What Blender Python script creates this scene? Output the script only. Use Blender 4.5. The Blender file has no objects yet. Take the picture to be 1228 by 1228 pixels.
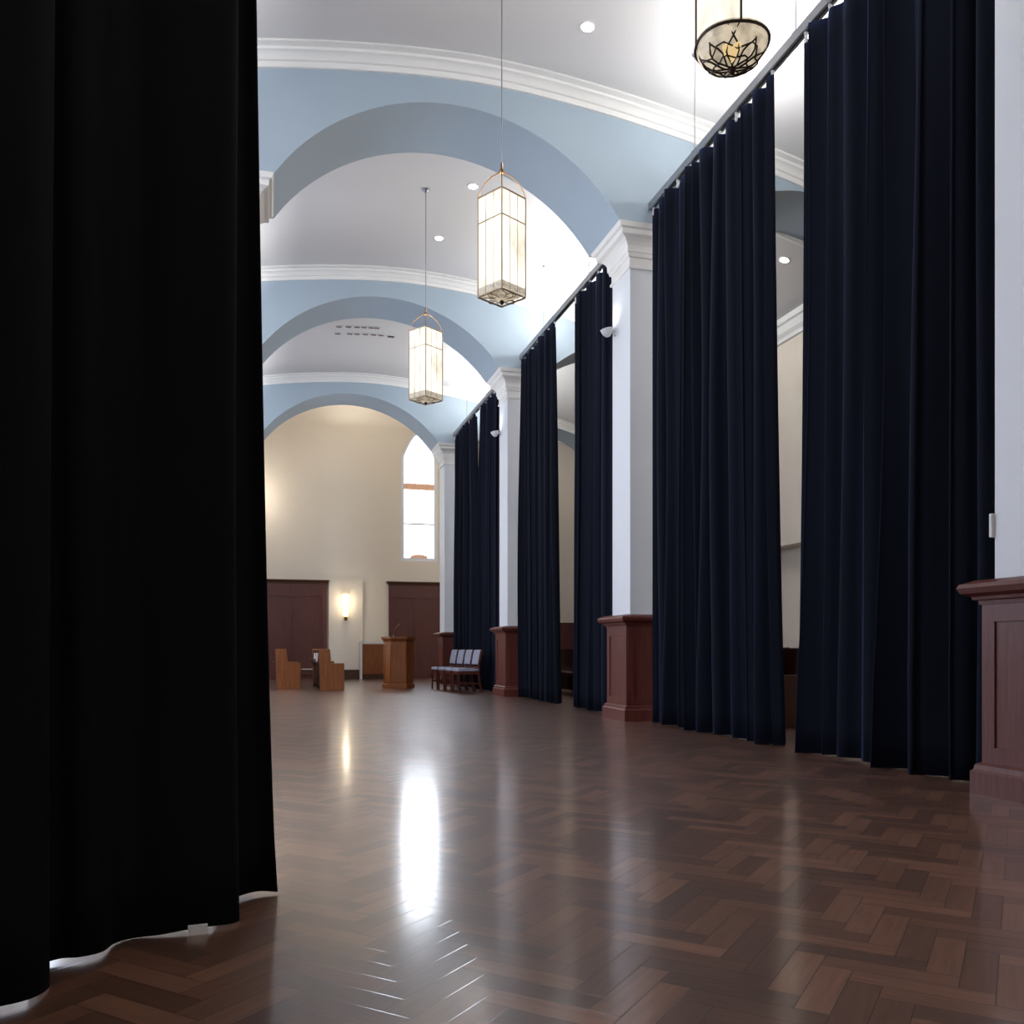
import bpy, bmesh, math, random
from mathutils import Vector, Matrix
random.seed(7)
PI = math.pi
col = bpy.context.scene.collection
scn = bpy.context.scene

# ------------------------------------------------------------------ colour + materials
def lin(r, g, b):
    f = lambda c: (c/255/12.92) if c/255 <= .04045 else ((c/255+.055)/1.055)**2.4
    return (f(r), f(g), f(b), 1)

def new_mat(name):
    m = bpy.data.materials.new(name); m.use_nodes = True
    nt = m.node_tree; b = nt.nodes['Principled BSDF']
    return m, nt, b

def plain(name, rgb, rough=.6, metal=0, noise=.05, scale=6, bump=0.0, spec=.5, sheen=0, coat=0, detail=4):
    m, nt, b = new_mat(name)
    N = nt.nodes; L = nt.links
    tc = N.new('ShaderNodeTexCoord')
    nz = N.new('ShaderNodeTexNoise'); nz.inputs['Scale'].default_value = scale; nz.inputs['Detail'].default_value = detail
    L.new(tc.outputs['Object'], nz.inputs['Vector'])
    mr = N.new('ShaderNodeMapRange'); mr.inputs['To Min'].default_value = 1-noise; mr.inputs['To Max'].default_value = 1+noise
    L.new(nz.outputs['Fac'], mr.inputs['Value'])
    mx = N.new('ShaderNodeVectorMath'); mx.operation = 'SCALE'
    mx.inputs[0].default_value = lin(*rgb)[:3]
    L.new(mr.outputs['Result'], mx.inputs['Scale'])
    L.new(mx.outputs['Vector'], b.inputs['Base Color'])
    b.inputs['Roughness'].default_value = rough; b.inputs['Metallic'].default_value = metal
    b.inputs['Specular IOR Level'].default_value = spec
    if sheen:
        b.inputs['Sheen Weight'].default_value = sheen; b.inputs['Sheen Roughness'].default_value = .4
    if coat: b.inputs['Coat Weight'].default_value = coat
    if bump:
        bp = N.new('ShaderNodeBump'); bp.inputs['Strength'].default_value = bump; bp.inputs['Distance'].default_value = .01
        L.new(nz.outputs['Fac'], bp.inputs['Height']); L.new(bp.outputs['Normal'], b.inputs['Normal'])
    return m

def wood(name, c1, c2, rough=.35, stretch=(9, 9, .7), coat=.15):
    m, nt, b = new_mat(name); N = nt.nodes; L = nt.links
    tc = N.new('ShaderNodeTexCoord'); mp = N.new('ShaderNodeMapping'); mp.inputs['Scale'].default_value = stretch
    L.new(tc.outputs['Object'], mp.inputs['Vector'])
    nz = N.new('ShaderNodeTexNoise'); nz.inputs['Scale'].default_value = 4; nz.inputs['Detail'].default_value = 6; nz.inputs['Distortion'].default_value = .8
    L.new(mp.outputs['Vector'], nz.inputs['Vector'])
    r = N.new('ShaderNodeValToRGB'); r.color_ramp.elements[0].position = .3; r.color_ramp.elements[1].position = .7
    r.color_ramp.elements[0].color = lin(*c1); r.color_ramp.elements[1].color = lin(*c2)
    L.new(nz.outputs['Fac'], r.inputs['Fac']); L.new(r.outputs['Color'], b.inputs['Base Color'])
    b.inputs['Roughness'].default_value = rough; b.inputs['Coat Weight'].default_value = coat; b.inputs['Coat Roughness'].default_value = .25
    return m

def glow(name, rgb, strength, base=(230, 225, 215), noise=0, scale=(3, 3, 3), lo=.6):
    m, nt, b = new_mat(name); N = nt.nodes; L = nt.links
    b.inputs['Base Color'].default_value = lin(*base); b.inputs['Roughness'].default_value = .35
    b.inputs['Emission Color'].default_value = lin(*rgb)
    b.inputs['Emission Strength'].default_value = strength
    if noise:
        tc = N.new('ShaderNodeTexCoord'); mp = N.new('ShaderNodeMapping'); mp.inputs['Scale'].default_value = scale
        L.new(tc.outputs['Object'], mp.inputs['Vector'])
        nz = N.new('ShaderNodeTexNoise'); nz.inputs['Scale'].default_value = noise; nz.inputs['Detail'].default_value = 3
        L.new(mp.outputs['Vector'], nz.inputs['Vector'])
        mr = N.new('ShaderNodeMapRange'); mr.inputs['From Min'].default_value = .3; mr.inputs['From Max'].default_value = .6
        mr.inputs['To Min'].default_value = strength*lo; mr.inputs['To Max'].default_value = strength
        L.new(nz.outputs['Fac'], mr.inputs['Value']); L.new(mr.outputs['Result'], b.inputs['Emission Strength'])
    return m

M = {}
M['ceiling'] = plain('ceiling_paint', (206, 204, 203), .8, noise=.015, scale=1.2, bump=.03)
M['plaster'] = plain('white_plaster', (226, 224, 220), .7, noise=.02, scale=3)
M['white'] = plain('white_pilaster_paint', (214, 216, 220), .55, noise=.02, scale=3)
M['blue'] = plain('blue_paint', (160, 175, 187), .7, noise=.02, scale=2)
M['cream'] = plain('cream_paint', (228, 217, 200), .75, noise=.02, scale=2)
M['aisle'] = plain('aisle_wall_paint', (222, 209, 192), .75, noise=.02, scale=2)
M['mahogany'] = wood('mahogany_wood', (74, 31, 25), (98, 46, 38), .45, coat=.05)
M['mahogany_dark'] = wood('dark_mahogany_panel', (78, 38, 32), (98, 50, 42), .45)
M['oak'] = wood('golden_oak', (118, 66, 30), (150, 88, 44), .35)
M['oak_dark'] = wood('dark_oak', (58, 32, 18), (84, 46, 26), .4)
M['chairwood'] = wood('chair_wood', (58, 26, 20), (86, 42, 32), .35, (20, 20, 3))
M['metal'] = plain('track_aluminium', (150, 153, 158), .35, metal=.8, noise=.03)
M['hook'] = plain('hook_white_plastic', (210, 210, 212), .5)
M['brass'] = plain('aged_brass', (128, 100, 72), .35, metal=.8, noise=.15, scale=20)
M['lead'] = plain('dark_bronze_lead', (50, 36, 28), .45, metal=.5, noise=.2, scale=30)
M['pale_brass'] = plain('pale_brass', (170, 152, 128), .35, metal=.6, noise=.15, scale=20)
M['etched'] = glow('etched_glass', (220, 206, 184), .5, base=(130, 126, 118), noise=16, scale=(3, 3, 3), lo=.3)
M['black'] = plain('black_plastic', (20, 20, 22), .4)
M['slot'] = plain('dark_slot', (95, 80, 78), .8)
M['paper'] = plain('white_paper', (235, 235, 232), .8)
M['frame'] = plain('window_frame_paint', (235, 236, 240), .5)
M['lantern'] = glow('lit_lantern_glass', (255, 243, 222), 1.0, base=(120, 118, 112), noise=2.4, scale=(3, 3, 1.2), lo=.5)
M['lantern_bottom'] = glow('lantern_bottom_glass', (250, 232, 200), .4, base=(150, 145, 135), noise=5, scale=(3, 3, 3), lo=.35)
M['amber'] = glow('amber_glass', (226, 196, 140), .6, base=(200, 170, 120))
M['downlight'] = glow('downlight_lamp', (255, 252, 245), 30)
M['sconce'] = glow('sconce_glass', (255, 230, 186), 2.2)
M['ornament'] = plain('rust_ornamental_glass', (176, 120, 84), .5, noise=.6, scale=16, detail=6)
M['ornament'].node_tree.nodes['Principled BSDF'].inputs['Emission Strength'].default_value = .3
M['ornament'].node_tree.nodes['Principled BSDF'].inputs['Emission Color'].default_value = lin(214, 178, 150)
M['daylight'] = glow('daylit_obscured_glass', (240, 245, 255), 1.6, noise=2.5, scale=(6, 6, .5), lo=.42)
M['daylight_side'] = glow('daylit_side_glass', (200, 220, 255), 5.0)

def curtain_mat(name, c, sheen):
    m, nt, b = new_mat(name); N = nt.nodes; L = nt.links
    tc = N.new('ShaderNodeTexCoord'); mp = N.new('ShaderNodeMapping'); mp.inputs['Scale'].default_value = (60, 60, 2)
    L.new(tc.outputs['Object'], mp.inputs['Vector'])
    nz = N.new('ShaderNodeTexNoise'); nz.inputs['Scale'].default_value = 3; nz.inputs['Detail'].default_value = 3
    L.new(mp.outputs['Vector'], nz.inputs['Vector'])
    mx = N.new('ShaderNodeMix'); mx.data_type = 'RGBA'
    mx.inputs[6].default_value = lin(*c); mx.inputs[7].default_value = lin(*[v*1.3 for v in c])
    L.new(nz.outputs['Fac'], mx.inputs[0]); L.new(mx.outputs[2], b.inputs['Base Color'])
    b.inputs['Roughness'].default_value = .85; b.inputs['Specular IOR Level'].default_value = .12
    b.inputs['Sheen Weight'].default_value = sheen; b.inputs['Sheen Roughness'].default_value = .35
    b.inputs['Sheen Tint'].default_value = lin(90, 110, 170)
    return m
M['curtain'] = curtain_mat('navy_velvet', (11, 14, 24), .36)
M['curtain_black'] = curtain_mat('black_velvet', (9, 9, 13), .02)

def upholstery():
    m, nt, b = new_mat('striped_grey_upholstery'); N = nt.nodes; L = nt.links
    tc = N.new('ShaderNodeTexCoord'); w = N.new('ShaderNodeTexWave'); w.bands_direction = 'Y'
    w.inputs['Scale'].default_value = 4.5; w.inputs['Distortion'].default_value = 1.2; w.inputs['Detail'].default_value = 2
    L.new(tc.outputs['Object'], w.inputs['Vector'])
    r = N.new('ShaderNodeValToRGB'); r.color_ramp.elements[0].color = lin(62, 64, 78); r.color_ramp.elements[1].color = lin(176, 176, 190)
    L.new(w.outputs['Fac'], r.inputs['Fac']); L.new(r.outputs['Color'], b.inputs['Base Color']); b.inputs['Roughness'].default_value = .9
    return m
M['fabric'] = upholstery()

def floor_mat():
    m, nt, b = new_mat('herringbone_parquet'); N = nt.nodes; L = nt.links
    at = N.new('ShaderNodeAttribute'); at.attribute_name = 'tone'
    uv = N.new('ShaderNodeUVMap'); uv.uv_map = 'UVMap'
    # grain stretched along each block
    mp = N.new('ShaderNodeMapping'); mp.inputs['Scale'].default_value = (2.2, 26, 1)
    L.new(uv.outputs['UV'], mp.inputs['Vector'])
    nz = N.new('ShaderNodeTexNoise'); nz.noise_dimensions = '4D'; nz.inputs['Scale'].default_value = 2.2; nz.inputs['Detail'].default_value = 6
    L.new(mp.outputs['Vector'], nz.inputs['Vector'])
    mm = N.new('ShaderNodeMath'); mm.operation = 'MULTIPLY'; mm.inputs[1].default_value = 37
    L.new(at.outputs['Fac'], mm.inputs[0]); L.new(mm.outputs[0], nz.inputs['W'])
    ramp = N.new('ShaderNodeValToRGB'); cr = ramp.color_ramp
    cr.elements[0].position = 0; cr.elements[0].color = lin(80, 56, 46)
    cr.elements[1].position = 1; cr.elements[1].color = lin(124, 86, 68)
    e = cr.elements.new(.25); e.color = lin(94, 62, 48)
    e = cr.elements.new(.6); e.color = lin(110, 75, 58)
    L.new(at.outputs['Fac'], ramp.inputs['Fac'])
    gr = N.new('ShaderNodeMapRange'); gr.inputs['From Min'].default_value = .3; gr.inputs['From Max'].default_value = .7
    gr.inputs['To Min'].default_value = .8; gr.inputs['To Max'].default_value = 1.15
    L.new(nz.outputs['Fac'], gr.inputs['Value'])
    sc = N.new('ShaderNodeVectorMath'); sc.operation = 'SCALE'
    L.new(ramp.outputs['Color'], sc.inputs[0]); L.new(gr.outputs['Result'], sc.inputs['Scale'])
    # joints: distance to block edge in metres, from UV (metres) and block centre attr
    sx = N.new('ShaderNodeSeparateXYZ'); L.new(uv.outputs['UV'], sx.inputs[0])
    def edge(sock, size):
        a = N.new('ShaderNodeMath'); a.operation = 'SUBTRACT'; a.inputs[1].default_value = size/2; L.new(sock, a.inputs[0])
        c = N.new('ShaderNodeMath'); c.operation = 'ABSOLUTE'; L.new(a.outputs[0], c.inputs[0])
        d = N.new('ShaderNodeMath'); d.operation = 'SUBTRACT'; d.inputs[0].default_value = size/2; L.new(c.outputs[0], d.inputs[1])
        return d.outputs[0]
    mn = N.new('ShaderNodeMath'); mn.operation = 'MINIMUM'
    L.new(edge(sx.outputs['X'], PL), mn.inputs[0]); L.new(edge(sx.outputs['Y'], PW), mn.inputs[1])
    jr = N.new('ShaderNodeMapRange'); jr.inputs['From Min'].default_value = .0004; jr.inputs['From Max'].default_value = .0022
    L.new(mn.outputs[0], jr.inputs['Value'])
    mx = N.new('ShaderNodeMix'); mx.data_type = 'RGBA'; mx.inputs[6].default_value = lin(24, 13, 9)
    L.new(jr.outputs['Result'], mx.inputs[0]); L.new(sc.outputs['Vector'], mx.inputs[7]); L.new(mx.outputs[2], b.inputs['Base Color'])
    # worn satin varnish
    g = N.new('ShaderNodeTexCoord'); n2 = N.new('ShaderNodeTexNoise'); n2.inputs['Scale'].default_value = 1.3; n2.inputs['Detail'].default_value = 5
    L.new(g.outputs['Object'], n2.inputs['Vector'])
    rr = N.new('ShaderNodeMapRange'); rr.inputs['To Min'].default_value = .11; rr.inputs['To Max'].default_value = .17
    L.new(n2.outputs['Fac'], rr.inputs['Value']); L.new(rr.outputs['Result'], b.inputs['Roughness'])
    n3 = N.new('ShaderNodeTexNoise'); n3.inputs['Scale'].default_value = 14; n3.inputs['Detail'].default_value = 4
    L.new(g.outputs['Object'], n3.inputs['Vector'])
    ad = N.new('ShaderNodeMath'); ad.operation = 'MULTIPLY_ADD'; ad.inputs[1].default_value = .25
    L.new(n3.outputs['Fac'], ad.inputs[0]); L.new(jr.outputs['Result'], ad.inputs[2])
    bp = N.new('ShaderNodeBump'); bp.inputs['Strength'].default_value = .13; bp.inputs['Distance'].default_value = .0025
    L.new(ad.outputs[0], bp.inputs['Height']); L.new(bp.outputs['Normal'], b.inputs['Normal'])
    b.inputs['Specular IOR Level'].default_value = .5
    b.inputs['Coat Weight'].default_value = .8; b.inputs['Coat Roughness'].default_value = .46
    return m
PL, PW = .36, .09
M['floor'] = floor_mat()

# ------------------------------------------------------------------ mesh helpers
class MB:
    def __init__(s): s.bm = bmesh.new()
    def box(s, x0, x1, y0, y1, z0, z1, mat=None):
        vs = [s.bm.verts.new(v) for v in [(x0,y0,z0),(x1,y0,z0),(x1,y1,z0),(x0,y1,z0),(x0,y0,z1),(x1,y0,z1),(x1,y1,z1),(x0,y1,z1)]]
        if mat is not None:
            for v in vs: v.co = mat @ v.co
        for f in [(0,3,2,1),(4,5,6,7),(0,1,5,4),(1,2,6,5),(2,3,7,6),(3,0,4,7)]:
            s.bm.faces.new([vs[i] for i in f])
        return s
    def rings(s, rings, closed=True, caps=True):
        rv = [[s.bm.verts.new(p) for p in r] for r in rings]
        n = len(rv[0])
        for a, b in zip(rv, rv[1:]):
            for i in range(n if closed else n-1):
                j = (i+1) % n
                s.bm.faces.new([a[i], a[j], b[j], b[i]])
        if caps and closed:
            s.bm.faces.new(rv[0][::-1]); s.bm.faces.new(rv[-1])
        return s
    def prof_block(s, x0, x1, y0, y1, prof):
        """rectangular block whose sides follow a profile [(z, outset)]"""
        return s.rings([[(x0-o,y0-o,z),(x1+o,y0-o,z),(x1+o,y1+o,z),(x0-o,y1+o,z)] for z, o in prof])
    def tube(s, pts, r, n=8):
        pts = [Vector(p) for p in pts]; rs = []
        for i, p in enumerate(pts):
            t = (pts[min(i+1, len(pts)-1)]-pts[max(i-1, 0)]).normalized()
            up = Vector((0,0,1)) if abs(t.z) < .9 else Vector((1,0,0))
            a = t.cross(up).normalized(); b = t.cross(a)
            rr = r[i] if isinstance(r, (list, tuple)) else r
            rs.append([p + a*math.cos(2*PI*k/n)*rr + b*math.sin(2*PI*k/n)*rr for k in range(n)])
        return s.rings(rs)
    def lathe(s, prof, cx=0, cy=0, n=20, cz=0):
        return s.rings([[(cx+r*math.cos(2*PI*k/n), cy+r*math.sin(2*PI*k/n), cz+z) for k in range(n)] for z, r in prof])
    def prism(s, poly, axis, a, b):
        """poly 2D points extruded along axis from a to b"""
        def P(u, v, w):
            return {'x': (w,u,v), 'y': (u,w,v), 'z': (u,v,w)}[axis]
        return s.rings([[P(u,v,a) for u,v in poly], [P(u,v,b) for u,v in poly]])
    def build(s, name, mat, parent=None, smooth=False, bevel=0, mtx=None):
        bmesh.ops.recalc_face_normals(s.bm, faces=s.bm.faces)
        if mtx is not None: bmesh.ops.transform(s.bm, matrix=mtx, verts=s.bm.verts)
        me = bpy.data.meshes.new(name); s.bm.to_mesh(me); s.bm.free()
        me.materials.append(mat)
        if smooth:
            for p in me.polygons: p.use_smooth = True
        o = bpy.data.objects.new(name, me); col.objects.link(o)
        if parent: o.parent = parent
        if bevel:
            md = o.modifiers.new('bevel', 'BEVEL'); md.width = bevel; md.segments = 2; md.limit_method = 'ANGLE'
        return o
def smooth_angle(o, deg=35):
    me = o.data
    for p in me.polygons: p.use_smooth = True
    me.update()
    try:
        me.set_sharp_from_angle(angle=math.radians(deg))
    except Exception: pass
    return o

def empty(name, loc, rz=0):
    o = bpy.data.objects.new(name, None); o.location = loc; o.rotation_euler.z = rz; o.empty_display_size = .1
    col.objects.link(o); return o
def tag(o, label, cat, group=None):
    o['label'] = label; o['category'] = cat
    if group: o['group'] = group
    return o
def struct(o):
    o['kind'] = 'structure'; return o
def copy_tree(o, parent=None):
    c = o.copy(); col.objects.link(c); c.parent = parent
    for ch in [k for k in list(bpy.data.objects) if k.parent == o]: copy_tree(ch, c)
    return c
def part_label(o, l): o['label'] = l; return o

# ------------------------------------------------------------------ dimensions
CX = 2.12                       # centre line of the nave
def zceil(x):
    return 7.84-.0518*abs(x-2.4)**1.7
XR = 8.65; XL = 2*CX-XR         # aisle walls
YB, YE, YA = -3.6, 27.6, 24.0   # back wall, chancel end wall, aisle end wall
# bays: arch (y0,y1), shaft (y0,y1), plinth (y0,y1), shift of the left side
BAYS = [dict(a=(3.35,4.58), s=(4.0,4.62), p=(3.9,4.71), left=0),
        dict(a=(10.35,11.45), s=(10.52,11.12), p=(10.45,11.22), left=0),
        dict(a=(16.35,17.45), s=(16.58,17.2), p=(16.45,17.32), left=-.2),
        dict(a=(22.75,23.85), s=(23.0,23.65), p=(22.9,23.75), left=-.22)]

# ------------------------------------------------------------------ floor
def make_floor():
    n = int(round(PL/PW)); verts = []; faces = []; uvs = []; tone = []
    c45 = math.sqrt(.5)
    def tr(x, y):    # (1,1) direction -> -Y ; (1,-1) -> +X
        return ((x-y)*c45*PW + CX, -(x+y)*c45*PW + 12.0)
    R = 330
    for m_ in range(-40, 41):
        for k in range(-190, 191):
            for kind in (0, 1):
                ox, oy = k+m_*n, k-m_*n
                if kind == 0: c = [(ox,oy),(ox+n,oy),(ox+n,oy+1),(ox,oy+1)]
                else: c = [(ox+n,oy+1-n),(ox+n+1,oy+1-n),(ox+n+1,oy+1),(ox+n,oy+1)]
                w = [tr(*p) for p in c]
                mx = sum(p[0] for p in w)/4; my = sum(p[1] for p in w)/4
                if not (XL-.1 < mx < XR+.1 and YB-.1 < my < YE+.1): continue
                b = len(verts); verts += [(p[0], p[1], 0) for p in w]; faces.append((b, b+1, b+2, b+3))
                if kind == 0: uvs += [(0,0),(PL,0),(PL,PW),(0,PW)]
                else: uvs += [(0,0),(0,PW),(PL,PW),(PL,0)]
                t = random.random(); t = t**1.0
                if random.random() < .16: t *= .25
                tone.append(t)
    me = bpy.data.meshes.new('floor'); me.from_pydata(verts, [], faces)
    ul = me.uv_layers.new(name='UVMap')
    for i, u in enumerate(uvs): ul.data[i].uv = u
    at = me.attributes.new('tone', 'FLOAT', 'FACE')
    at.data.foreach_set('value', tone)
    me.materials.append(M['floor'])
    bm = bmesh.new(); bm.from_mesh(me); bmesh.ops.recalc_face_normals(bm, faces=bm.faces)
    for f in bm.faces:
        if f.normal.z < 0: f.normal_flip()
    bm.to_mesh(me); bm.free()
    o = bpy.data.objects.new('floor', me); col.objects.link(o); struct(o)
make_floor()

# ------------------------------------------------------------------ shell
def ceiling():
    b = MB(); xs = [XL + (XR-XL)*i/52 for i in range(53)]
    poly = [(x, zceil(x)) for x in xs] + [(x, zceil(x)+.15) for x in reversed(xs)]
    b.prism(poly, 'y', YB, 23.8)
    o = b.build('ceiling', M['ceiling']); smooth_angle(o, 20); struct(o)
ceiling()
struct(MB().box(XL-.2, XR+.5, 23.8, YE+.2, 8.5, 8.65).box(XL-.2, XR+.5, 23.86, 23.92, 7.45, 8.5).build('ceiling', M['cream']))
WT = .25
# right aisle wall: lower part recessed under a ledge
struct(MB().box(XR+.0, XR+WT+.3, YB, YE, 2.72, 8.6).box(XR+.3, XR+WT+.3, YB, YE, 0, 2.72).build('wall_right', M['aisle']))
struct(MB().box(XR+.24, XR+.3, YB, YA, 0, .86).box(XR+.215, XR+.3, YB, YA, .86, .91).build('baseboard_right', M['oak_dark']))
# cornice on the right aisle wall
struct(MB().prism([(XR,6.25),(XR-.04,6.26),(XR-.05,6.32),(XR-.1,6.38),(XR-.12,6.5),(XR-.16,6.52),(XR-.16,6.62),(XR,6.62)], 'y', YB, YA).build('trim_1', M['plaster']))

def wall_with_holes(name, mat, axis, a0, a1, p0, p1, z0, z1, holes, h_arch=.55):
    """wall plane normal to axis ('x' or 'y'), thickness p0..p1, spanning a0..a1; holes (c, halfwidth, zbot, zspring, ztop) pointed"""
    b = MB()
    holes = sorted(holes); cur = a0
    def seg(u0, u1, v0, v1):
        if axis == 'x': b.box(p0, p1, u0, u1, v0, v1)
        else: b.box(u0, u1, p0, p1, v0, v1)
    for c, hw, zb, zs, zt in holes:
        seg(cur, c-hw, z0, z1); seg(c-hw, c+hw, z0, zb)
        pts = arch_pts(c, hw, zs, zt)
        for (u0, w0), (u1, w1) in zip(pts, pts[1:]):
            poly = [(u0, w0), (u1, w1), (u1, z1), (u0, z1)]
            b.prism(poly, axis, p0, p1)
        cur = c+hw
    seg(cur, a1, z0, z1)
    return struct(b.build(name, mat))
def arch_pts(c, hw, zs, zt, n=8):
    L = []
    for i in range(2*n+1):
        u = -1+i/n
        L.append((c+u*hw, zs+(zt-zs)*(1-abs(u)**1.7)))
    return L

# chancel end wall with the pointed window
WX, WHW, WB_, WS_, WT_ = 4.50, .575, 3.66, 6.9, 7.75
wall_with_holes('wall_end', M['cream'], 'y', XL, XR, YE, YE+WT, 0, 8.6, [(WX, WHW, WB_, WS_, WT_)])
def window(name, axis, plane, c, hw, zb, zs, zt, glass, ornate, side=1):
    """frame hugging the reveal, leads and bands"""
    T = (lambda u, d, z: (u, plane+d, z)) if axis == 'y' else (lambda u, d, z: (plane+d*side, u, z))
    pts = [(c-hw, zb)] + arch_pts(c, hw, zs, zt) + [(c+hw, zb)]
    def inset(k):
        return [(c-hw+k, zb+k)] + arch_pts(c, hw-k, zs, zt-k*1.2) + [(c+hw-k, zb+k)]
    ip = inset(.095); b = MB()
    outer = [T(u, .02, z) for u, z in pts]; inner = [T(u, .02, z) for u, z in ip]
    outb = [T(u, .12, z) for u, z in pts]; inb = [T(u, .12, z) for u, z in ip]
    b.rings([outer, inner, inb, outb, outer], caps=False)
    o = struct(b.build(name, M['frame']))
    p = MB(); p.bm.faces.new([p.bm.verts.new(T(u, .08, z)) for u, z in inset(.09)])
    p.build('glass_pane', glass, o)
    bars = MB()
    def hb(z, t, x0=None, x1=None):
        q = [T(c-hw+.09, .05, z-t), T(c+hw-.09, .07, z+t)]
        bars.box(min(q[0][0],q[1][0]), max(q[0][0],q[1][0]), min(q[0][1],q[1][1]), max(q[0][1],q[1][1]), z-t, z+t)
    def vb(u, z0, z1, t):
        q = [T(u-t, .055, z0), T(u+t, .07, z1)]
        bars.box(min(q[0][0],q[1][0]), max(q[0][0],q[1][0]), min(q[0][1],q[1][1]), max(q[0][1],q[1][1]), z0, z1)
    hb(zb+(zs-zb)*.36, .018)
    vb(c-.12, zb+(zs-zb)*.74, zt-.25, .007)
    vb(c-.34*hw*1.1, zb+.35, zb+1.05, .006); vb(c+.12, zb+.35, zb+1.05, .006); vb(c+.35*hw*1.1, zb+.35, zb+1.05, .006)
    bars.build('glazing_bars', M['metal'], o)
    if ornate:
        q = MB(); z = zb+(zs-zb)*.72
        a = T(c-hw+.05, .04, 0); e = T(c+hw-.05, .075, 0)
        q.box(min(a[0],e[0]), max(a[0],e[0]), min(a[1],e[1]), max(a[1],e[1]), z-.09, z+.09)
        part_label(q.build('ornamental_band', M['ornament'], o), 'rust coloured ornamental glass band')
        q = MB(); n = 10
        up = [(c-.26+.52*i/n, zb+.16+.05*math.sin(PI*i/n)) for i in range(n+1)]
        dn = [(u, zb+.08) for u, z in reversed(up)]
        q.prism(up+dn, 'y', plane+.045, plane+.075)
        part_label(q.build('ornamental_plaque', M['ornament'], o), 'rust coloured ornament at the foot of the glass')
    return o
window('window_1', 'y', YE, WX, WHW, WB_, WS_, WT_, M['daylight'], True)

# left aisle wall with tall daylight windows, back wall
lh = [(1.0,.8,1.9,5.2,6.1),(7.4,.8,1.9,5.2,6.1),(13.6,.8,1.9,5.2,6.1),(19.8,.8,1.9,5.2,6.1)]
wall_with_holes('wall_left', M['aisle'], 'x', YB, YE, XL-WT, XL, 0, 8.6, lh)
for i, h in enumerate(lh): window('window_%d' % (i+2), 'x', XL, *h, M['daylight_side'], False, side=-1)
struct(MB().box(XL-.01+.01, XL+.03, YB, YE, 0, .3).build('baseboard_left', M['mahogany']))
struct(MB().box(XL-WT, XR+.5, YB-WT, YB, 0, 7.9).build('wall_back', M['aisle']))
# right aisle end wall (just behind the last arch) with a dark wood dado
struct(MB().box(5.1, XR+.3, YA, YA+.2, 0, 7.6).build('wall_aisle_end', M['cream']))
struct(MB().box(5.1, XR+.28, YA-.06, YA, 0, 1.6).box(5.1, XR+.28, YA-.09, YA, 1.6, 1.66).box(5.1, XR+.28, YA-.09, YA, 0, .15).build('trim_2', M['mahogany']))

# ------------------------------------------------------------------ transverse arches
def arch(bay, label):
    y0, y1 = bay['a']; sh = bay['left']
    xa, xb = .04+sh, 4.21        # nave opening
    spans = [(XL, -.92, 6.27, 6.72), (xa, xb, 6.27, 7.37), (5.16, XR, 6.27, 6.98)]
    def zb(x):
        for u0, u1, zs, zt in spans:
            if u0 <= x <= u1:
                hw = (u1-u0)/2; r = zt-zs; R = (hw*hw+r*r)/(2*r); m = (u0+u1)/2
                return zs + math.sqrt(max(R*R-(x-m)**2, 0)) - (R-r)
        return 6.27
    xs = set([XL, XR])
    for u0, u1, _, _ in spans:
        for i in range(37): xs.add(round(u0+(u1-u0)*i/36, 4))
    xs = sorted(xs)
    top = [(x, zceil(x)+.02) for x in xs]; bot = [(x, zb(x)) for x in xs]
    b = MB()
    def V(x, y, z): return b.bm.verts.new((x, y, z))
    g = [[V(x,y0,zt_), V(x,y0,zb_), V(x,y1,zb_), V(x,y1,zt_)] for (x,zt_),(_,zb_) in zip(top, bot)]
    for p, q in zip(g, g[1:]):
        for i in range(3): b.bm.faces.new([p[i], p[i+1], q[i+1], q[i]])
        b.bm.faces.new([p[3], p[0], q[0], q[3]])
    o = b.build('ceiling_arch', M['blue']); smooth_angle(o, 25)
    tag(o, label, 'arch', 'blue transverse arches across the hall')
    # crown moulding following the ceiling on both faces
    prof = [(0,-.0),(.02,-.0),(.17,.0),(.17,.03),(.15,.045),(.12,.05),(.115,.08),(.08,.105),(.06,.14),(.055,.17),(.03,.18),(.022,.26),(0,.26)]
    for side in (-1, 1):
        yy = y0 if side < 0 else y1
        c = MB(); R = []
        for x, z in [(x, zceil(x)) for x in [XL+.02+(XR-XL-.04)*i/60 for i in range(61)]]:
            R.append([(x, yy+side*o_, z-d-.001) for d, o_ in prof])
        c.rings(R, closed=True, caps=True)
        k = c.build('crown_moulding', M['plaster'], o); smooth_angle(k, 30)
        part_label(k, 'white crown moulding')
    return o
arch(BAYS[0], 'transverse arch directly over the camera end of the hall, above the nearest pilaster')
arch(BAYS[1], 'nearest and widest blue arch seen across the ceiling, behind the middle hanging lantern')
arch(BAYS[2], 'middle blue arch across the ceiling, behind the farthest hanging lantern')
arch(BAYS[3], 'farthest and smallest blue arch, framing the cream end wall')

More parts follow.
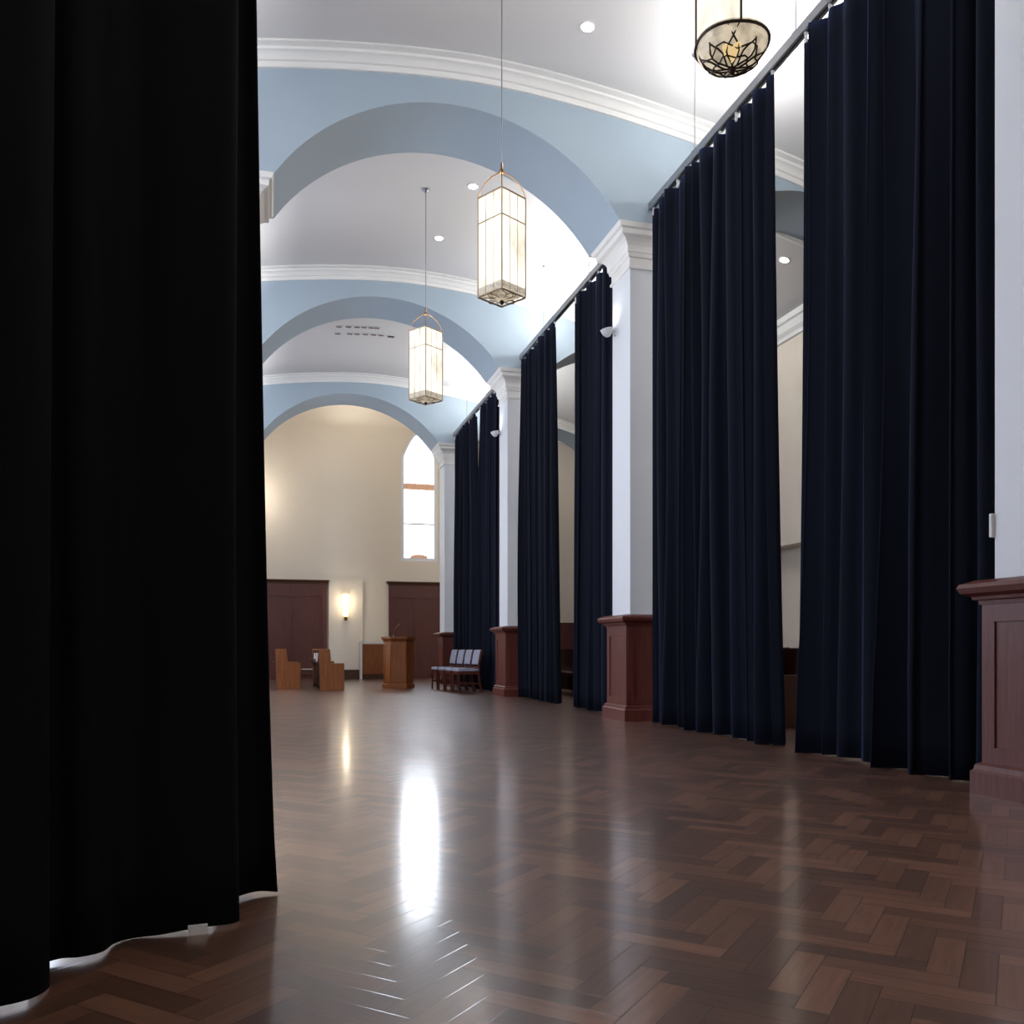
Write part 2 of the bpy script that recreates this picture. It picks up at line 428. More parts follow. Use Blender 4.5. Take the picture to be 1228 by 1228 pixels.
# ------------------------------------------------------------------ pilasters
def pilaster(bay, left, label):
    s0, s1 = bay['s']; p0, p1 = bay['p']; a0, a1 = bay['a']
    t = empty('pilaster', (0, (s0+s1)/2, 0)); yc = (s0+s1)/2
    sx0, sx1 = 4.42, 4.95
    e = bay['left'] if left else 0
    mt = Matrix.Translation((0, -yc, 0))
    if left: mt = Matrix.Translation((2*CX+e, -yc, 0)) @ Matrix.Scale(-1, 4, (1,0,0))
    def fin(b, name, mat, par=None, bev=0):
        o = b.build(name, mat, par or t, bevel=bev, mtx=mt)
        if left:
            o.data.flip_normals()
        return o
    fin(MB().box(sx0, sx1, s0, s1, 1.30, 5.8), 'shaft', M['white'])
    # capital: rectangular profile block, then fitted to overhang evenly under the arch
    cb = MB(); ca0, ca1 = a0-.02, a1-.08
    def ring(z, k):          # k 0 = shaft, 1 = full overhang
        return [(sx0+(4.20-sx0)*k, s0+(ca0-s0)*k, z), (sx1+(5.17-sx1)*k, s0+(ca0-s0)*k, z), (sx1+(5.17-sx1)*k, s1+(ca1-s1)*k, z), (sx0+(4.20-sx0)*k, s1+(ca1-s1)*k, z)]
    P = [(5.76,.0),(5.76,.12),(5.79,.12),(5.80,.05),(5.90,.05),(5.905,.14),(5.94,.18),(5.955,.18),(5.96,.24),(6.04,.26),(6.08,.36),(6.115,.52),(6.13,.66),(6.14,.74),(6.2,.76),(6.215,.9),(6.27,1.0),(6.2699,.9)]
    cb.rings([ring(z, k) for z, k in P[:-1]])
    fin(cb, 'capital', M['plaster'])
    pb = MB().prof_block(4.42-.05, 4.95+.05, p0+.05, p1-.05, [(0,0),(1.32,0)])
    pl = fin(pb, 'plinth', M['mahogany'])
    # raised stiles and rails of the panelled plinth (nave side and camera side)
    r = MB(); x = 4.37
    r.box(x-.012, x, p0+.05, p0+.15, .2, 1.2).box(x-.012, x, p1-.15, p1-.05, .2, 1.2).box(x-.012, x, p0+.15, p1-.15, 1.09, 1.2).box(x-.012, x, p0+.15, p1-.15, .2, .3)
    y = p0+.05
    r.box(4.37, 4.46, y-.012, y, .2, 1.2).box(4.91, 5.0, y-.012, y, .2, 1.2).box(4.46, 4.91, y-.012, y, 1.09, 1.2).box(4.46, 4.91, y-.012, y, .2, .3)
    fin(r, 'panel_frame', M['mahogany'], pl)
    fin(MB().prof_block(4.37, 5.0, p0+.05, p1-.05, [(1.195,0.0),(1.2,.018),(1.225,.02),(1.23,.045),(1.25,.05),(1.27,.095),(1.305,.11),(1.33,.1),(1.355,.03),(1.36,-.02)]), 'plinth_cap', M['mahogany'], pl)
    fin(MB().prof_block(4.37, 5.0, p0+.05, p1-.05, [(0,.055),(.14,.055),(.155,.04),(.185,.035),(.2,.01),(.2,0)]), 'base_moulding', M['mahogany'], pl)
    tag(t, label, 'pilaster', 'white pilasters on mahogany plinths')
    return t
names = ['white pilaster on a mahogany plinth at the right edge of the picture, nearest of all',
         'white pilaster on a mahogany plinth between the second and third navy curtains from the right',
         'white pilaster on a mahogany plinth just right of the row of upholstered chairs',
         'farthest right-hand white pilaster, beside the arched window']
for i, bay in enumerate(BAYS): pilaster(bay, False, names[i])
names = ['left-hand white pilaster beside the camera position, hidden by the black curtain',
         'left-hand pilaster whose capital shows beside the black curtain under the widest arch',
         'left-hand pilaster under the middle arch, behind the black curtain',
         'left-hand pilaster under the farthest arch, behind the black curtain']
for i, bay in enumerate(BAYS): pilaster(bay, True, names[i]) if i else None

# ------------------------------------------------------------------ chancel end wall fittings
def wall_panel(name, x0, x1, ztop, label, tilt, stiles):
    t = empty(name, ((x0+x1)/2, YE-.03, 0), tilt); w = (x1-x0)/2
    MB().box(-w, w, -.04, 0, 0, ztop).build('backing', M['mahogany_dark'], t)
    f = MB(); zz = ztop-.48
    f.box(-w, w, -.075, -.04, zz, ztop-.001).box(-w, w, -.075, -.04, 0, .3)
    for s in stiles: f.box(-w if s == 0 else (-w+2*w*s-.07 if s < 1 else w-.14), -w+2*w*s+.07 if 0 < s < 1 else (-w+.14 if s == 0 else w), -.075, -.04, .3, zz)
    f.build('stiles_and_rails', M['mahogany_dark'], t)
    MB().prof_block(-w, w, -.075, 0, [(ztop-.1,.0),(ztop-.08,.02),(ztop-.06,.02),(ztop-.03,.06),(ztop,.07),(ztop+.02,.07)]).build('cornice', M['oak_dark'], t)
    MB().box(-w-.01, w+.01, -.1, -.0, 0, .14).build('base_rail', M['mahogany_dark'], t)
    return tag(t, label, 'wood panelling', 'mahogany wall panelling on the end wall')
wall_panel('wall_panelling', -.75, 1.66, 2.98, 'mahogany wall panelling left of the glowing wall sconce', 0, (0.2, .62, 1))
wall_panel('wall_panelling', 3.54, 5.75, 2.98, 'mahogany wall panelling below the arched window, behind the lectern', 0, (0, .38, .78, 1))
# shallow sconce bay between panels
b = MB().box(1.72, 2.74, YE-.09, YE, .18, 2.98)
tag(b.build('wall_bay', M['cream']), 'shallow cream projecting wall bay carrying the sconce', 'wall bay')
b = MB().box(1.69, 3.52, YE-.16, YE, 0, .24).box(1.69, 3.52, YE-.18, YE, .24, .28)
struct(b.build('baseboard_end', M['oak_dark']))
t = empty('wall_sconce', (2.22, YE-.17, 2.2))
MB().lathe([(-.42,.03),(-.4,.05),(-.34,.055),(-.30,.035),(-.27,.04),(-.26,.0)]).box(-.02,.02,0,.09,-.38,-.33).build('bracket', M['brass'], t, smooth=False)
MB().lathe([(-.30,.03),(-.28,.065),(.1,.085),(.36,.1),(.37,.095),(.36,.0)]).build('lamp_shade', M['sconce'], t, smooth=True)
tag(t, 'glowing tapered glass wall sconce on the cream end wall', 'sconce')

t = empty('low_cabinet', (3.04, YE-.36, 0))
w = .36
MB().box(-w, w, -.18, .16, .16, 1.06).build('body', M['oak'], t, bevel=.006)
MB().box(-w-.05, -w, -.2, .17, .0, 1.1).box(-w-.05, w, -.2, .17, 1.08, 1.13).build('white_surround', M['plaster'], t)
MB().box(-w, w, -.21, .17, 0, .16).build('base', M['oak_dark'], t)
MB().box(-w+.05, w-.05, -.195, -.18, .22, 1.0).build('front_panel', M['oak'], t, bevel=.006)
tag(t, 'low wooden cabinet with white surround, left behind the lectern', 'cabinet')
# low bench at the wall with paper
t = empty('low_bench', (.98, 25.9, 0))
MB().box(-.8,.8,-.18,.18,.29,.33).build('seat', M['oak_dark'], t, bevel=.005)
for s in (-1, 1): MB().box(s*.74-.03, s*.74+.03, -.16, .16, 0, .29).build('leg', M['oak_dark'], t)
MB().box(-.74,.74,-.02,.02,.12,.2).build('stretcher', M['oak_dark'], t)
tag(t, 'low dark wooden bench before the panelling, between the two pews', 'bench')
b = MB().box(-.14,.14,-.1,.1,0,.02)
o = b.build('paper_stack', M['paper']); o.location = (1.02, 25.85, .331); o.rotation_euler.z = .4
tag(o, 'small white paper lying on the low bench between the two pews', 'paper')

# ------------------------------------------------------------------ lectern
t = empty('lectern', (2.92, 20.95, 0), math.radians(-6))
def oct_(hw, d0, d1, c, k=0):   # chamfered footprint
    return [(-hw+c-k*.4, d0-k), (hw-c+k*.4, d0-k), (hw+k, d0+c-k*.4), (hw+k, d1+k), (-hw-k, d1+k), (-hw-k, d0+c-k*.4)]
def octb(z0, z1, k0, k1, b): return b.rings([[(x,y,z0) for x,y in oct_(.34,-.27,.24,.17,k0)], [(x,y,z1) for x,y in oct_(.34,-.27,.24,.17,k1)]])
octb(.1, 1.1, 0, 0, MB()).build('body', M['oak'], t)
b = MB(); octb(0, .09, .035, .035, b); octb(.09, .12, .035, .0, b); b.build('base', M['oak'], t)
b = MB(); octb(1.08, 1.16, .0, .055, b); octb(1.16, 1.2, .065, .065, b); b.build('top', M['oak'], t)
b = MB()
for x0, x1, z0, z1 in ((-.17,-.13,.14,1.07),(.13,.17,.14,1.07),(-.13,.13,1.0,1.07),(-.13,.13,.14,.2)): b.box(x0,x1,-.286,-.27,z0,z1)
b.build('panel_moulding', M['oak'], t)
for sgn in (-1, 1):
    b = MB(); mtx = Matrix.Translation((sgn*.255, -.185, 0)) @ Matrix.Rotation(sgn*PI/4, 4, 'Z')
    for x0, x1, z0, z1 in ((-.11,-.08,.14,1.07),(.08,.11,.14,1.07),(-.08,.08,1.0,1.07),(-.08,.08,.14,.2)): b.box(x0,x1,-.014,.0,z0,z1)
    b.build('side_moulding', M['oak'], t, mtx=mtx)
tag(t, 'golden oak octagonal lectern standing before the end wall', 'lectern')
m_ = empty('microphone', (2.80, 20.98, 1.201))
MB().lathe([(0,.0),(0,.04),(.015,.04),(.02,.012),(.03,.0)]).build('base', M['black'], m_)
MB().tube([(0,0,.02),(.01,0,.1),(.04,0,.19),(.1,0,.26)], .006).build('gooseneck', M['brass'], m_)
MB().tube([(.1,0,.26),(.16,0,.31)], .012).build('capsule', M['brass'], m_)
tag(m_, 'slim gooseneck microphone on top of the lectern', 'microphone')

# ------------------------------------------------------------------ pews
def pew(name, x, y0, y1, label, group='wooden pews', flip=1, mat='oak', scale=1):
    """seat faces +x*flip, ends face the camera"""
    t = empty(name, (x, y0, 0)); L = y1-y0
    def P(u): return u*flip*scale
    prof = [(0,0),(.52,0),(.52,.60),(.235,.60),(.235,.62),(.21,.91),(.0,.92),(-.03,.9)]
    for yy in (0, L-.06):
        MB().prism([(P(u), v*scale) for u, v in prof], 'y', yy, yy+.06).build('pew_end', M[mat], t, bevel=.006)
    def bx(b, u0, u1, y0_, y1_, z0, z1):
        a, c = sorted((P(u0), P(u1))); return b.box(a, c, y0_, y1_, z0*scale, z1*scale)
    bx(MB(), .06, .5, .06, L-.06, .42, .45).build('seat', M[mat], t)
    MB().prism([(P(.03),.05),(P(.06),.05),(P(.12),.89*scale),(P(.07),.89*scale)], 'y', .06, L-.06).build('backrest', M['oak_dark'], t)
    b = MB(); bx(b, -.12, .03, .06, L-.06, .60, .615); bx(b, -.12, -.105, .06, L-.06, .60, .69)
    b.build('book_rack', M['oak_dark'], t)
    bx(MB(), -.02, .1, .06, L-.06, .88, .91).build('top_rail', M[mat], t)
    tag(t, label, 'pew', group)
    return t
pew('pew', 1.06, 19.9, 23.2, 'wooden pew nearest the lectern, stepped end facing the camera', 'wooden pews by the end wall')
pew('pew', .15, 20.9, 23.4, 'wooden pew at the edge of the black curtain, stepped end facing the camera', 'wooden pews by the end wall')
for i, (yy, mat) in enumerate(((20.2,'paper'),(20.55,'mahogany'),(21.0,'paper'),(21.5,'oak_dark'))):
    o = MB().box(-.02, .02, -.075, .075, 0, .21).build('hymn_book', M[mat]); o.location = (1.055-.05, yy, .617); o.rotation_euler = (0, .08, 0)
    o.location.x = 1.06-.07
    tag(o, ['pale book at the near end of the rack on the pew nearest the lectern','red brown book second in the rack on the pew nearest the lectern','pale book third in the rack on the pew nearest the lectern','dark book farthest in the rack on the pew nearest the lectern'][i], 'book', 'books in the pew rack')
pew('pew', 6.18, 9.15, 9.75, 'dark wooden pew seen through the gap between the two nearest navy curtains', 'pews in the right-hand aisle', flip=-1, mat='oak_dark', scale=1.02)
pew('pew', 6.15, 16.2, 19.2, 'dark wooden pew seen through the narrow gap between the third and fourth navy curtains', 'pews in the right-hand aisle', flip=-1, mat='oak_dark')
# small lidded bin beyond the aisle pew
t = empty('side_table', (6.42, 9.85, 0))
MB().box(-.2,.2,-.2,.2,.52,.55).build('tabletop', M['oak'], t, bevel=.004)
for sx in (-1,1):
    for sy in (-1,1): MB().box(sx*.17-.02, sx*.17+.02, sy*.17-.02, sy*.17+.02, 0, .52).build('leg', M['black'], t)
tag(t, 'small dark side table behind the pew in the aisle', 'table')
t = MB().lathe([(0,.0),(0,.055),(.1,.07),(.2,.075),(.2,.068),(.02,.05),(.02,.0)]).build('waste_bin', M['hook'], smooth=False); t.location = (6.1, 8.95, 0)
tag(t, 'small pale bin on the aisle floor behind the nearest navy curtain', 'bin')

# ------------------------------------------------------------------ chairs
def make_chair():
    t = empty('upholstered_chair', (0,0,0))    # faces -X, origin centre on floor
    w = .225
    b = MB(); b.prof_block(-.25, .2, -w, w, [(.44,-.01),(.45,.005),(.49,.005),(.505,-.03)]); b.build('seat', M['fabric'], t, bevel=.008)
    MB().box(-.24,.2,-w,-w+.025,.38,.44).box(-.24,.2,w-.025,w,.38,.44).box(-.24,-.215,-w+.025,w-.025,.38,.44).box(.175,.2,-w+.025,w-.025,.38,.44).build('seat_frame', M['chairwood'], t)
    for s in (-1,1):
        MB().rings([[(-.235+dx*q, s*(w-.02)+dy*q, z) for dx,dy in ((-.02,-.02),(.02,-.02),(.02,.02),(-.02,.02))] for z,q in ((0,.7),(.44,1))]).build('leg', M['chairwood'], t)
        pts = [(.27,0),(.22,.2),(.2,.42),(.21,.6),(.28,.9)]
        MB().rings([[(x+dx, s*(w-.015)+dy, z) for dx,dy in ((-.02,-.014),(.02,-.014),(.02,.014),(-.02,.014))] for x,z in pts]).build('back_leg', M['chairwood'], t)
        MB().box(-.22,.21,s*(w-.02)-.009,s*(w-.02)+.009,.17,.2).build('stretcher', M['chairwood'], t)
    b = MB(); n = 6; R = []
    for x, z, th in ((.205,.58,.012),(.205,.6,.03),(.235,.76,.032),(.262,.885,.028),(.27,.9,.012)):
        R.append([(x-th,-w+.03,z),(x+th,-w+.03,z),(x+th,w-.03,z),(x-th,w-.03,z)])
    b.rings(R).build('backrest', M['fabric'], t, bevel=.006)
    MB().box(.19,.215,-w+.03,w-.03,.52,.55).build('back_rail', M['chairwood'], t)
    return t
ch0 = make_chair()
cl = ['nearest of the four striped grey upholstered chairs by the far navy curtains', 'second nearest of the four striped grey upholstered chairs by the far navy curtains',
      'third of the four striped grey upholstered chairs, counted from the camera', 'farthest of the four striped grey upholstered chairs, towards the arched window']
for i in range(4):
    c = ch0 if i == 0 else copy_tree(ch0)
    y = 18.45+i*.53; c.location = (4.02-(i*.055), y, 0); c.rotation_euler.z = .1
    tag(c, cl[i], 'chair', 'striped upholstered chairs in a row')

# ------------------------------------------------------------------ curtains
def catmull(pts, step=.02):
    P = [Vector(p) for p in pts]; P = [P[0]*2-P[1]] + P + [P[-1]*2-P[-2]]; out = []
    for i in range(1, len(P)-2):
        a, b, c, d = P[i-1:i+3]; n = max(3, int((c-b).length/step))
        for k in range(n):
            u = k/n
            out.append(.5*((2*b)+(c-a)*u+(2*a-5*b+4*c-d)*u*u+(3*b-a-3*c+d)*u**3))
    out.append(P[-2]); return out

def fold_path(y0, y1, lam, amp, rng):
    """irregular pleats between y0 and y1 around x=0; returns list of (off, y, s)"""
    pts = []; L = y1-y0; n = max(2, round(L/lam)); ws = [rng.uniform(.5, 1.6) for _ in range(n)]; S = sum(ws)
    y = y0
    for k, w in enumerate(ws):
        l = w/S*L; A = amp*rng.uniform(.45, 1.35)*min(1.1, l/lam+.15); m = 22; e_ = rng.uniform(.6, 1.1); sl = rng.uniform(-.05, .17)
        for j in range(m):
            u = j/m; s = math.sin(2*PI*u); v = math.copysign(abs(s)**e_, s)
            slip = sl*l*math.sin(4*PI*u)
            pts.append((-A*v, y+u*l+slip, k+u))
        y += l
    pts.append((0, y1, n)); return pts, n

def curtain(xc, y0, y1, lam, amp, ztop, label, seed, e0=None, e1=None, hook_step=.36, group='navy curtains along the right-hand arcade'):
    rng = random.Random(seed); pts, n = fold_path(y0, y1, lam, amp, rng)
    ph = [rng.uniform(0, 6.28) for _ in range(4)]
    NZ = 26; b = MB(); rows = []
    L = y1-y0
    for i in range(NZ+1):
        z = .012+(ztop-.012)*i/NZ; w = z/ztop; row = []
        for off, y, k in pts:
            u = (y-y0)/L
            a = .62+.38*(1-w)**.8 if w > .15 else 1.0+.04*(.15-w)
            wob = 1+.22*math.sin(ph[0]+k*1.7+z*.5)+.12*math.sin(ph[1]+k*3.1-z*.9)
            yy = y
            if e0: yy += e0(z)*(1-u)
            if e1: yy += e1(z)*u
            yy += .018*math.sin(ph[2]+k*2.2+z*.8)*math.sin(PI*u)
            dz = .012*math.sin(k*2*PI+1) if i == NZ else (.008*math.sin(k*1.3+ph[3]) if i == 0 else 0)
            row.append(b.bm.verts.new((xc+off*a*wob, yy, z+dz)))
        rows.append(row)
    for r0, r1 in zip(rows, rows[1:]):
        for j in range(len(r0)-1): b.bm.faces.new([r0[j], r0[j+1], r1[j+1], r1[j]])
    o = b.build('curtain', M['curtain'], smooth=True)
    md = o.modifiers.new('thickness', 'SOLIDIFY'); md.thickness = .006; md.offset = 0
    tag(o, label, 'curtain', group)
    nh = max(2, round(L/hook_step))
    de0 = e0(ztop) if e0 else 0; de1 = e1(ztop) if e1 else 0
    for k in range(nh+1):
        y = (y0+de0+.03)+((y1+de1-.03)-(y0+de0+.03))*k/nh
        h = MB().box(xc-.008, xc+.008, y-.012, y+.012, ztop-.03, 6.425)
        h.lathe([(6.42,.0),(6.42,.018),(6.438,.018),(6.438,0)], xc, y, 8)
        h.build('curtain_hook', M['hook'], o)
    return o
XC = 4.63; ZT = 6.38
curtain(XC, 4.82, 7.02, .27, .105, ZT, 'wide navy curtain nearest the camera, beside the right-edge pilaster', 11, e1=lambda z: .10*(1-z/6.4)**2)
curtain(XC, 7.42, 10.30, .25, .10, ZT, 'wide navy curtain second from the right, to the right of the tall middle pilaster', 5, e0=lambda z: .09*(z/6.4)-.10*(1-z/6.4)**2)
curtain(XC, 11.50, 13.25, .24, .085, ZT, 'narrow navy curtain just left of the tall middle pilaster', 23)
curtain(XC, 14.15, 16.30, .24, .085, ZT, 'narrow navy curtain just right of the third pilaster from the camera', 31, e0=lambda z: .1*(z/6.4)-.12*(1-z/6.4)**2)
curtain(XC, 17.50, 20.02, .24, .085, ZT, 'navy curtain behind the chairs, right of the slit of light at the top', 37, e1=lambda z: -.22*max(0, (z-4.2)/2.2)**.6)
curtain(XC, 20.07, 22.68, .24, .085, ZT, 'farthest navy curtain, left of the slit of light at the top', 41, e0=lambda z: .16*max(0, (z-4.2)/2.2)**.6)

def left_curtain():
    P = [(0,3.45),(-.06,3.46),(-.12,3.42),(-.19,3.34),(-.20,3.24),(-.13,3.16),(-.10,3.11),(-.13,3.07),(-.22,3.06),(-.32,3.05),(-.42,3.05),(-.475,3.0),(-.50,2.9),(-.55,2.86),(-.61,2.86),(-.66,2.80),(-.62,2.72),(-.57,2.65),(-.575,2.57),(-.62,2.52),(-.72,2.5),(-.82,2.5),(-.9,2.42),(-.9,2.28),(-.98,2.18),(-1.08,2.2),(-1.16,2.1),(-1.14,1.95),(-1.22,1.86),(-1.32,1.84),(-1.36,1.7),(-1.34,1.55)]
    pts = catmull([(x,y,0) for x,y in P], .012); n = len(pts); b = MB(); rows = []; NZ = 34; zt = 6.38
    for i in range(NZ+1):
        z = (.014+(zt-.014)*i/NZ); row = []
        for j, p in enumerate(pts):
            u = j/n; k = max(0, 1-u/.2)
            lean = .03*k-.08*min(1, z/3.4)**.6*k
            wx = .012*math.sin(u*23+z*.9)*min(1, u*6)
            row.append(b.bm.verts.new((p.x+lean+wx, p.y+.012*math.sin(u*17-z*.7)*min(1, u*6), z+(.006*math.sin(u*40)-.006 if i == 0 else 0))))
        rows.append(row)
    for r0, r1 in zip(rows, rows[1:]):
        for j in range(n-1): b.bm.faces.new([r0[j], r0[j+1], r1[j+1], r1[j]])
    o = b.build('curtain', M['curtain_black'], smooth=True)
    md = o.modifiers.new('thickness', 'SOLIDIFY'); md.thickness = .006; md.offset = 0
    tag(o, 'huge near-black curtain filling the left edge of the picture', 'curtain')
    for j in range(0, n, max(1, n//9)):
        x, y = rows_xy[j] if False else (pts[j].x-.075*max(0, 1-(j/n)/.2), pts[j].y)
        MB().box(x-.01, x+.01, y-.01, y+.01, zt-.03, 6.45).build('curtain_hook', M['hook'], o)
left_curtain()
# white piece standing in for light that shows below the left curtain
o = MB().box(-.03,.03,-.008,.008,0,.03).build('hem_light_tab', M['hook']); o.location = (-.225, 3.03, .0); o.rotation_euler.z = .1
tag(o, 'tiny white tab imitating the light gap under the hem of the black curtain', 'tab')

# ------------------------------------------------------------------ curtain tracks
def track(y0, y1, rods, label):
    t = empty('curtain_track', (XC, y0, 6.5)); 
    prof = [(-.036,-.06),(-.012,-.06),(-.012,-.05),(-.026,-.036),(-.026,.0),(.026,.0),(.026,-.036),(.012,-.05),(.012,-.06),(.036,-.06),(.036,.03),(-.036,.03)]
    MB().prism(prof, 'y', 0, y1-y0).build('rail', M['metal'], t)
    for y in rods:
        zc = zceil(XC)
        MB().tube([(0, y-y0, .02), (0, y-y0, zc-6.5)], .0075).build('suspension_rod', M['metal'], t)
        MB().box(-.03,.03,y-y0-.025,y-y0+.025,.02,.045).build('bracket', M['metal'], t)
        MB().lathe([(zc-6.5-.025,.0),(zc-6.5-.025,.025),(zc-6.5,.03),(zc-6.5,.0)], 0, y-y0, 12).build('ceiling_rose', M['metal'], t)
    tag(t, label, 'curtain track', 'curtain tracks hung below the ceiling')
track(4.6, 10.345, (7.15, 9.15), 'long metal curtain track above the two nearest navy curtains')
track(11.46, 16.345, (12.6, 14.9), 'metal curtain track above the two narrow navy curtains in the middle')
track(17.46, 22.745, (18.6, 21.2), 'metal curtain track above the farthest navy curtains behind the chairs')
t = empty('curtain_track', (-.6, 2.6, 6.5))
pp = [(.62,.9,0),(.4,.72,0),(.1,.4,0),(-.1,.1,0),(-.35,-.25,0),(-.6,-.6,0),(-.78,-1.1,0)]
MB().tube(catmull(pp, .1), .03, 8).build('rail', M['metal'], t)
for i in (1, 5):
    x, y, _ = pp[i]; MB().tube([(x,y,.02),(x,y,zceil(-.6+x)-6.5)], .0075).build('suspension_rod', M['metal'], t)
tag(t, 'curved metal curtain track carrying the near-black curtain at left', 'curtain track')

# ------------------------------------------------------------------ lanterns
def tracery(b, hw, z):
    """leaded pattern on the square underside (diamond corners at +-hw on the axes)"""
    s = hw
    for k in (.5,):
        q = [(s*k,0),(0,s*k),(-s*k,0),(0,-s*k)]
        b.tube([(x,y,z) for x,y in q+[q[0]]], .004, 6)
    for a in range(8):
        th = a*PI/4; r = s*(1 if a % 2 == 0 else .7)
        pts = [(r*u*math.cos(th+.35*math.sin(PI*u)), r*u*math.sin(th+.35*math.sin(PI*u)), z-.01*math.sin(PI*u)) for u in (0,.2,.4,.6,.8,1)]
        b.tube(pts, .004, 6)
    for a in range(4):
        c = Vector((s*.55*math.cos(a*PI/2+PI/4), s*.55*math.sin(a*PI/2+PI/4), z))
        b.tube([c+Vector((.05*math.cos(t_*PI/4), .05*math.sin(t_*PI/4), 0)) for t_ in range(9)], .0035, 6)

def lantern(x, y, zb, s, label, rz, rnd=False, gh=1.0):
    """square lantern; half diagonal s; glass from zb to zb+gh"""
    t = empty('hanging_lantern', (x, y, zb), rz)
    if rnd:
        N_ = 32; foot = []
        for k in range(N_):
            a = 2*PI*k/N_; c, q = math.cos(a), math.sin(a)
            foot.append((s*math.copysign(abs(c)**.9, c), s*math.copysign(abs(q)**.9, q)))
        F = foot
    else: F = [(s,0),(0,s),(-s,0),(0,-s)]
    n = len(F)
    # glass sides
    def P(k, z): return [(u*k, v*k, z) for u, v in F]
    g = MB(); g.rings([P(.985,.02), P(.985,gh)], caps=False); g.build('glass_panels', M['lantern'], t)
    # bottom
    bt = MB()
    if rnd: bt.rings([P(.985,.02), P(.93,-.035), P(.78,-.075), P(.5,-.11), P(.2,-.128)], caps=True)
    else: bt.rings([P(.985,.02), P(.6,-.01), P(.1,-.03)], caps=True)
    bt.build('bottom_glass', M['lantern_bottom'], t)
    fr = MB()
    corners = [(s,0),(0,s),(-s,0),(0,-s)]
    for u, v in corners: fr.tube([(u,v,.0),(u,v,gh+.01)], .0075, 8)
    for z, r in ((.0,.009),(gh,.009),(gh*.74,.006)):
        ring = [(u,v,z) for u,v in F]
        if rnd: fr.tube(ring+[ring[0]], r, 6)
        else:
            for k in range(4): fr.tube([ring[k], ring[(k+1)%4]], r, 6)
    fr.build('frame', M['lead'] if rnd else M['pale_brass'], t)
    if not rnd:
        bd = MB(); bd.rings([P(.99,.02), P(.99,.09)], caps=False); part_label(bd.build('etched_band', M['etched'], t), 'mottled grey etched band at the foot of the glass')
    mu = MB()
    for k in range(4):
        a = Vector(corners[k]); c = Vector(corners[(k+1)%4])
        for f_ in (.33, .66):
            p = a.lerp(c, f_)
            if rnd:
                p = p.normalized()*s*.96
            mu.tube([(p.x,p.y,.01),(p.x,p.y,gh)], .0035, 6)
    mu.build('glazing_bars', M['pale_brass'], t)
    tr = MB()
    if rnd:
        def dome(r):
            T = [(0,-.13),(.2,-.128),(.5,-.11),(.78,-.075),(.93,-.035),(.985,.02)]
            q = r/s
            for (a_,za),(b_,zb_) in zip(T, T[1:]):
                if q <= b_: return za+(zb_-za)*(q-a_)/(b_-a_)-.008
            return .01
        for a in range(16):
            th = a*PI/8
            pts = []
            for i in range(8):
                r = s*.985*(i+.4)/7.4; ph = th+.5*math.sin(PI*i/7)*(1 if a % 2 else -1)
                pts.append((r*math.cos(ph), r*math.sin(ph), dome(min(r, s*.999))))
            tr.tube(pts, .0055, 6)
        for rr in (.45, .72):
            pts = [(s*rr*(1+.13*math.sin(5*a*PI/12))*math.cos(a*PI/12), s*rr*(1+.13*math.sin(5*a*PI/12))*math.sin(a*PI/12), dome(s*rr*(1+.13*math.sin(5*a*PI/12)))) for a in range(25)]
            tr.tube(pts, .005, 6)
        hm = MB()    # amber heart facing the room
        hp = [(0,-.07),(.045,-.01),(.055,.03),(.035,.05),(.0,.03),(-.035,.05),(-.055,.03),(-.045,-.01)]
        vs = []
        for u, v in hp:
            px, py = u, -s*.55-v*.9+.0
            vs.append((px, py, dome(min(math.hypot(px,py), s*.98))-.006))
        hm.rings([vs, [(a_, b_, c_+.004) for a_, b_, c_ in vs]])
        part_label(hm.build('amber_glass', M['amber'], t, mtx=Matrix.Rotation(math.radians(-29)-rz, 4, 'Z')), 'amber heart-shaped glass')
    else: tracery(tr, s*.95, -.012)
    tr.build('tracery', M['lead'] if rnd else M['brass'], t)
    zf = -.13 if rnd else -.03
    MB().lathe([(zf+.01,.0),(zf+.01,.012),(zf-.005,.02),(zf-.02,.024),(zf-.035,.016),(zf-.045,.0)], n=12).build('finial', M['lead'], t, smooth=True)
    ar = MB()
    for u, v in corners:
        pts = [(u*k, v*k, gh+h) for k, h in ((1,0),(.93,.06),(.72,.15),(.42,.22),(.12,.26),(.03,.27))]
        ar.tube(pts, .006, 6)
    ar.build('crown_arms', M['brass'], t)
    MB().lathe([(gh+.25,.0),(gh+.25,.025),(gh+.28,.03),(gh+.3,.014),(gh+.36,.012),(gh+.36,.0)], n=12).build('hub', M['brass'], t, smooth=True)
    zc = zceil(x)-zb
    MB().tube([(0,0,gh+.35),(0,0,zc-.02)], .0065, 8).build('rod', M['metal'], t)
    MB().lathe([(zc-.05,.0),(zc-.05,.02),(zc-.02,.05),(zc,.055),(zc,.0)], n=16).build('ceiling_rose', M['metal'], t)
    # the lamp inside
    l = bpy.data.lights.new('lantern_lamp', 'POINT'); l.energy = LANT; l.color = (1,.9,.76); l.shadow_soft_size = .12
    lo = bpy.data.objects.new('lantern_lamp', l); lo.location = (0,0,gh*1.02+.06); lo.parent = t; col.objects.link(lo)
    tag(t, label, 'lantern', 'hanging glass lanterns')
    return t
LANT = 14
vz = math.radians(-15)
lantern(2.645, 4.75, 4.50, .212, 'nearest hanging lantern, only its leaded round underside showing at the top edge', vz, rnd=True)
lantern(2.26, 8.70, 4.47, .24, 'larger glowing hanging lantern in the middle of the hall', math.atan2(2.26, 8.7)*-1)
lantern(2.26, 13.25, 4.66, .25, 'smaller, farther glowing hanging lantern below the middle arch', math.atan2(2.26, 13.25)*-1, gh=1.03)

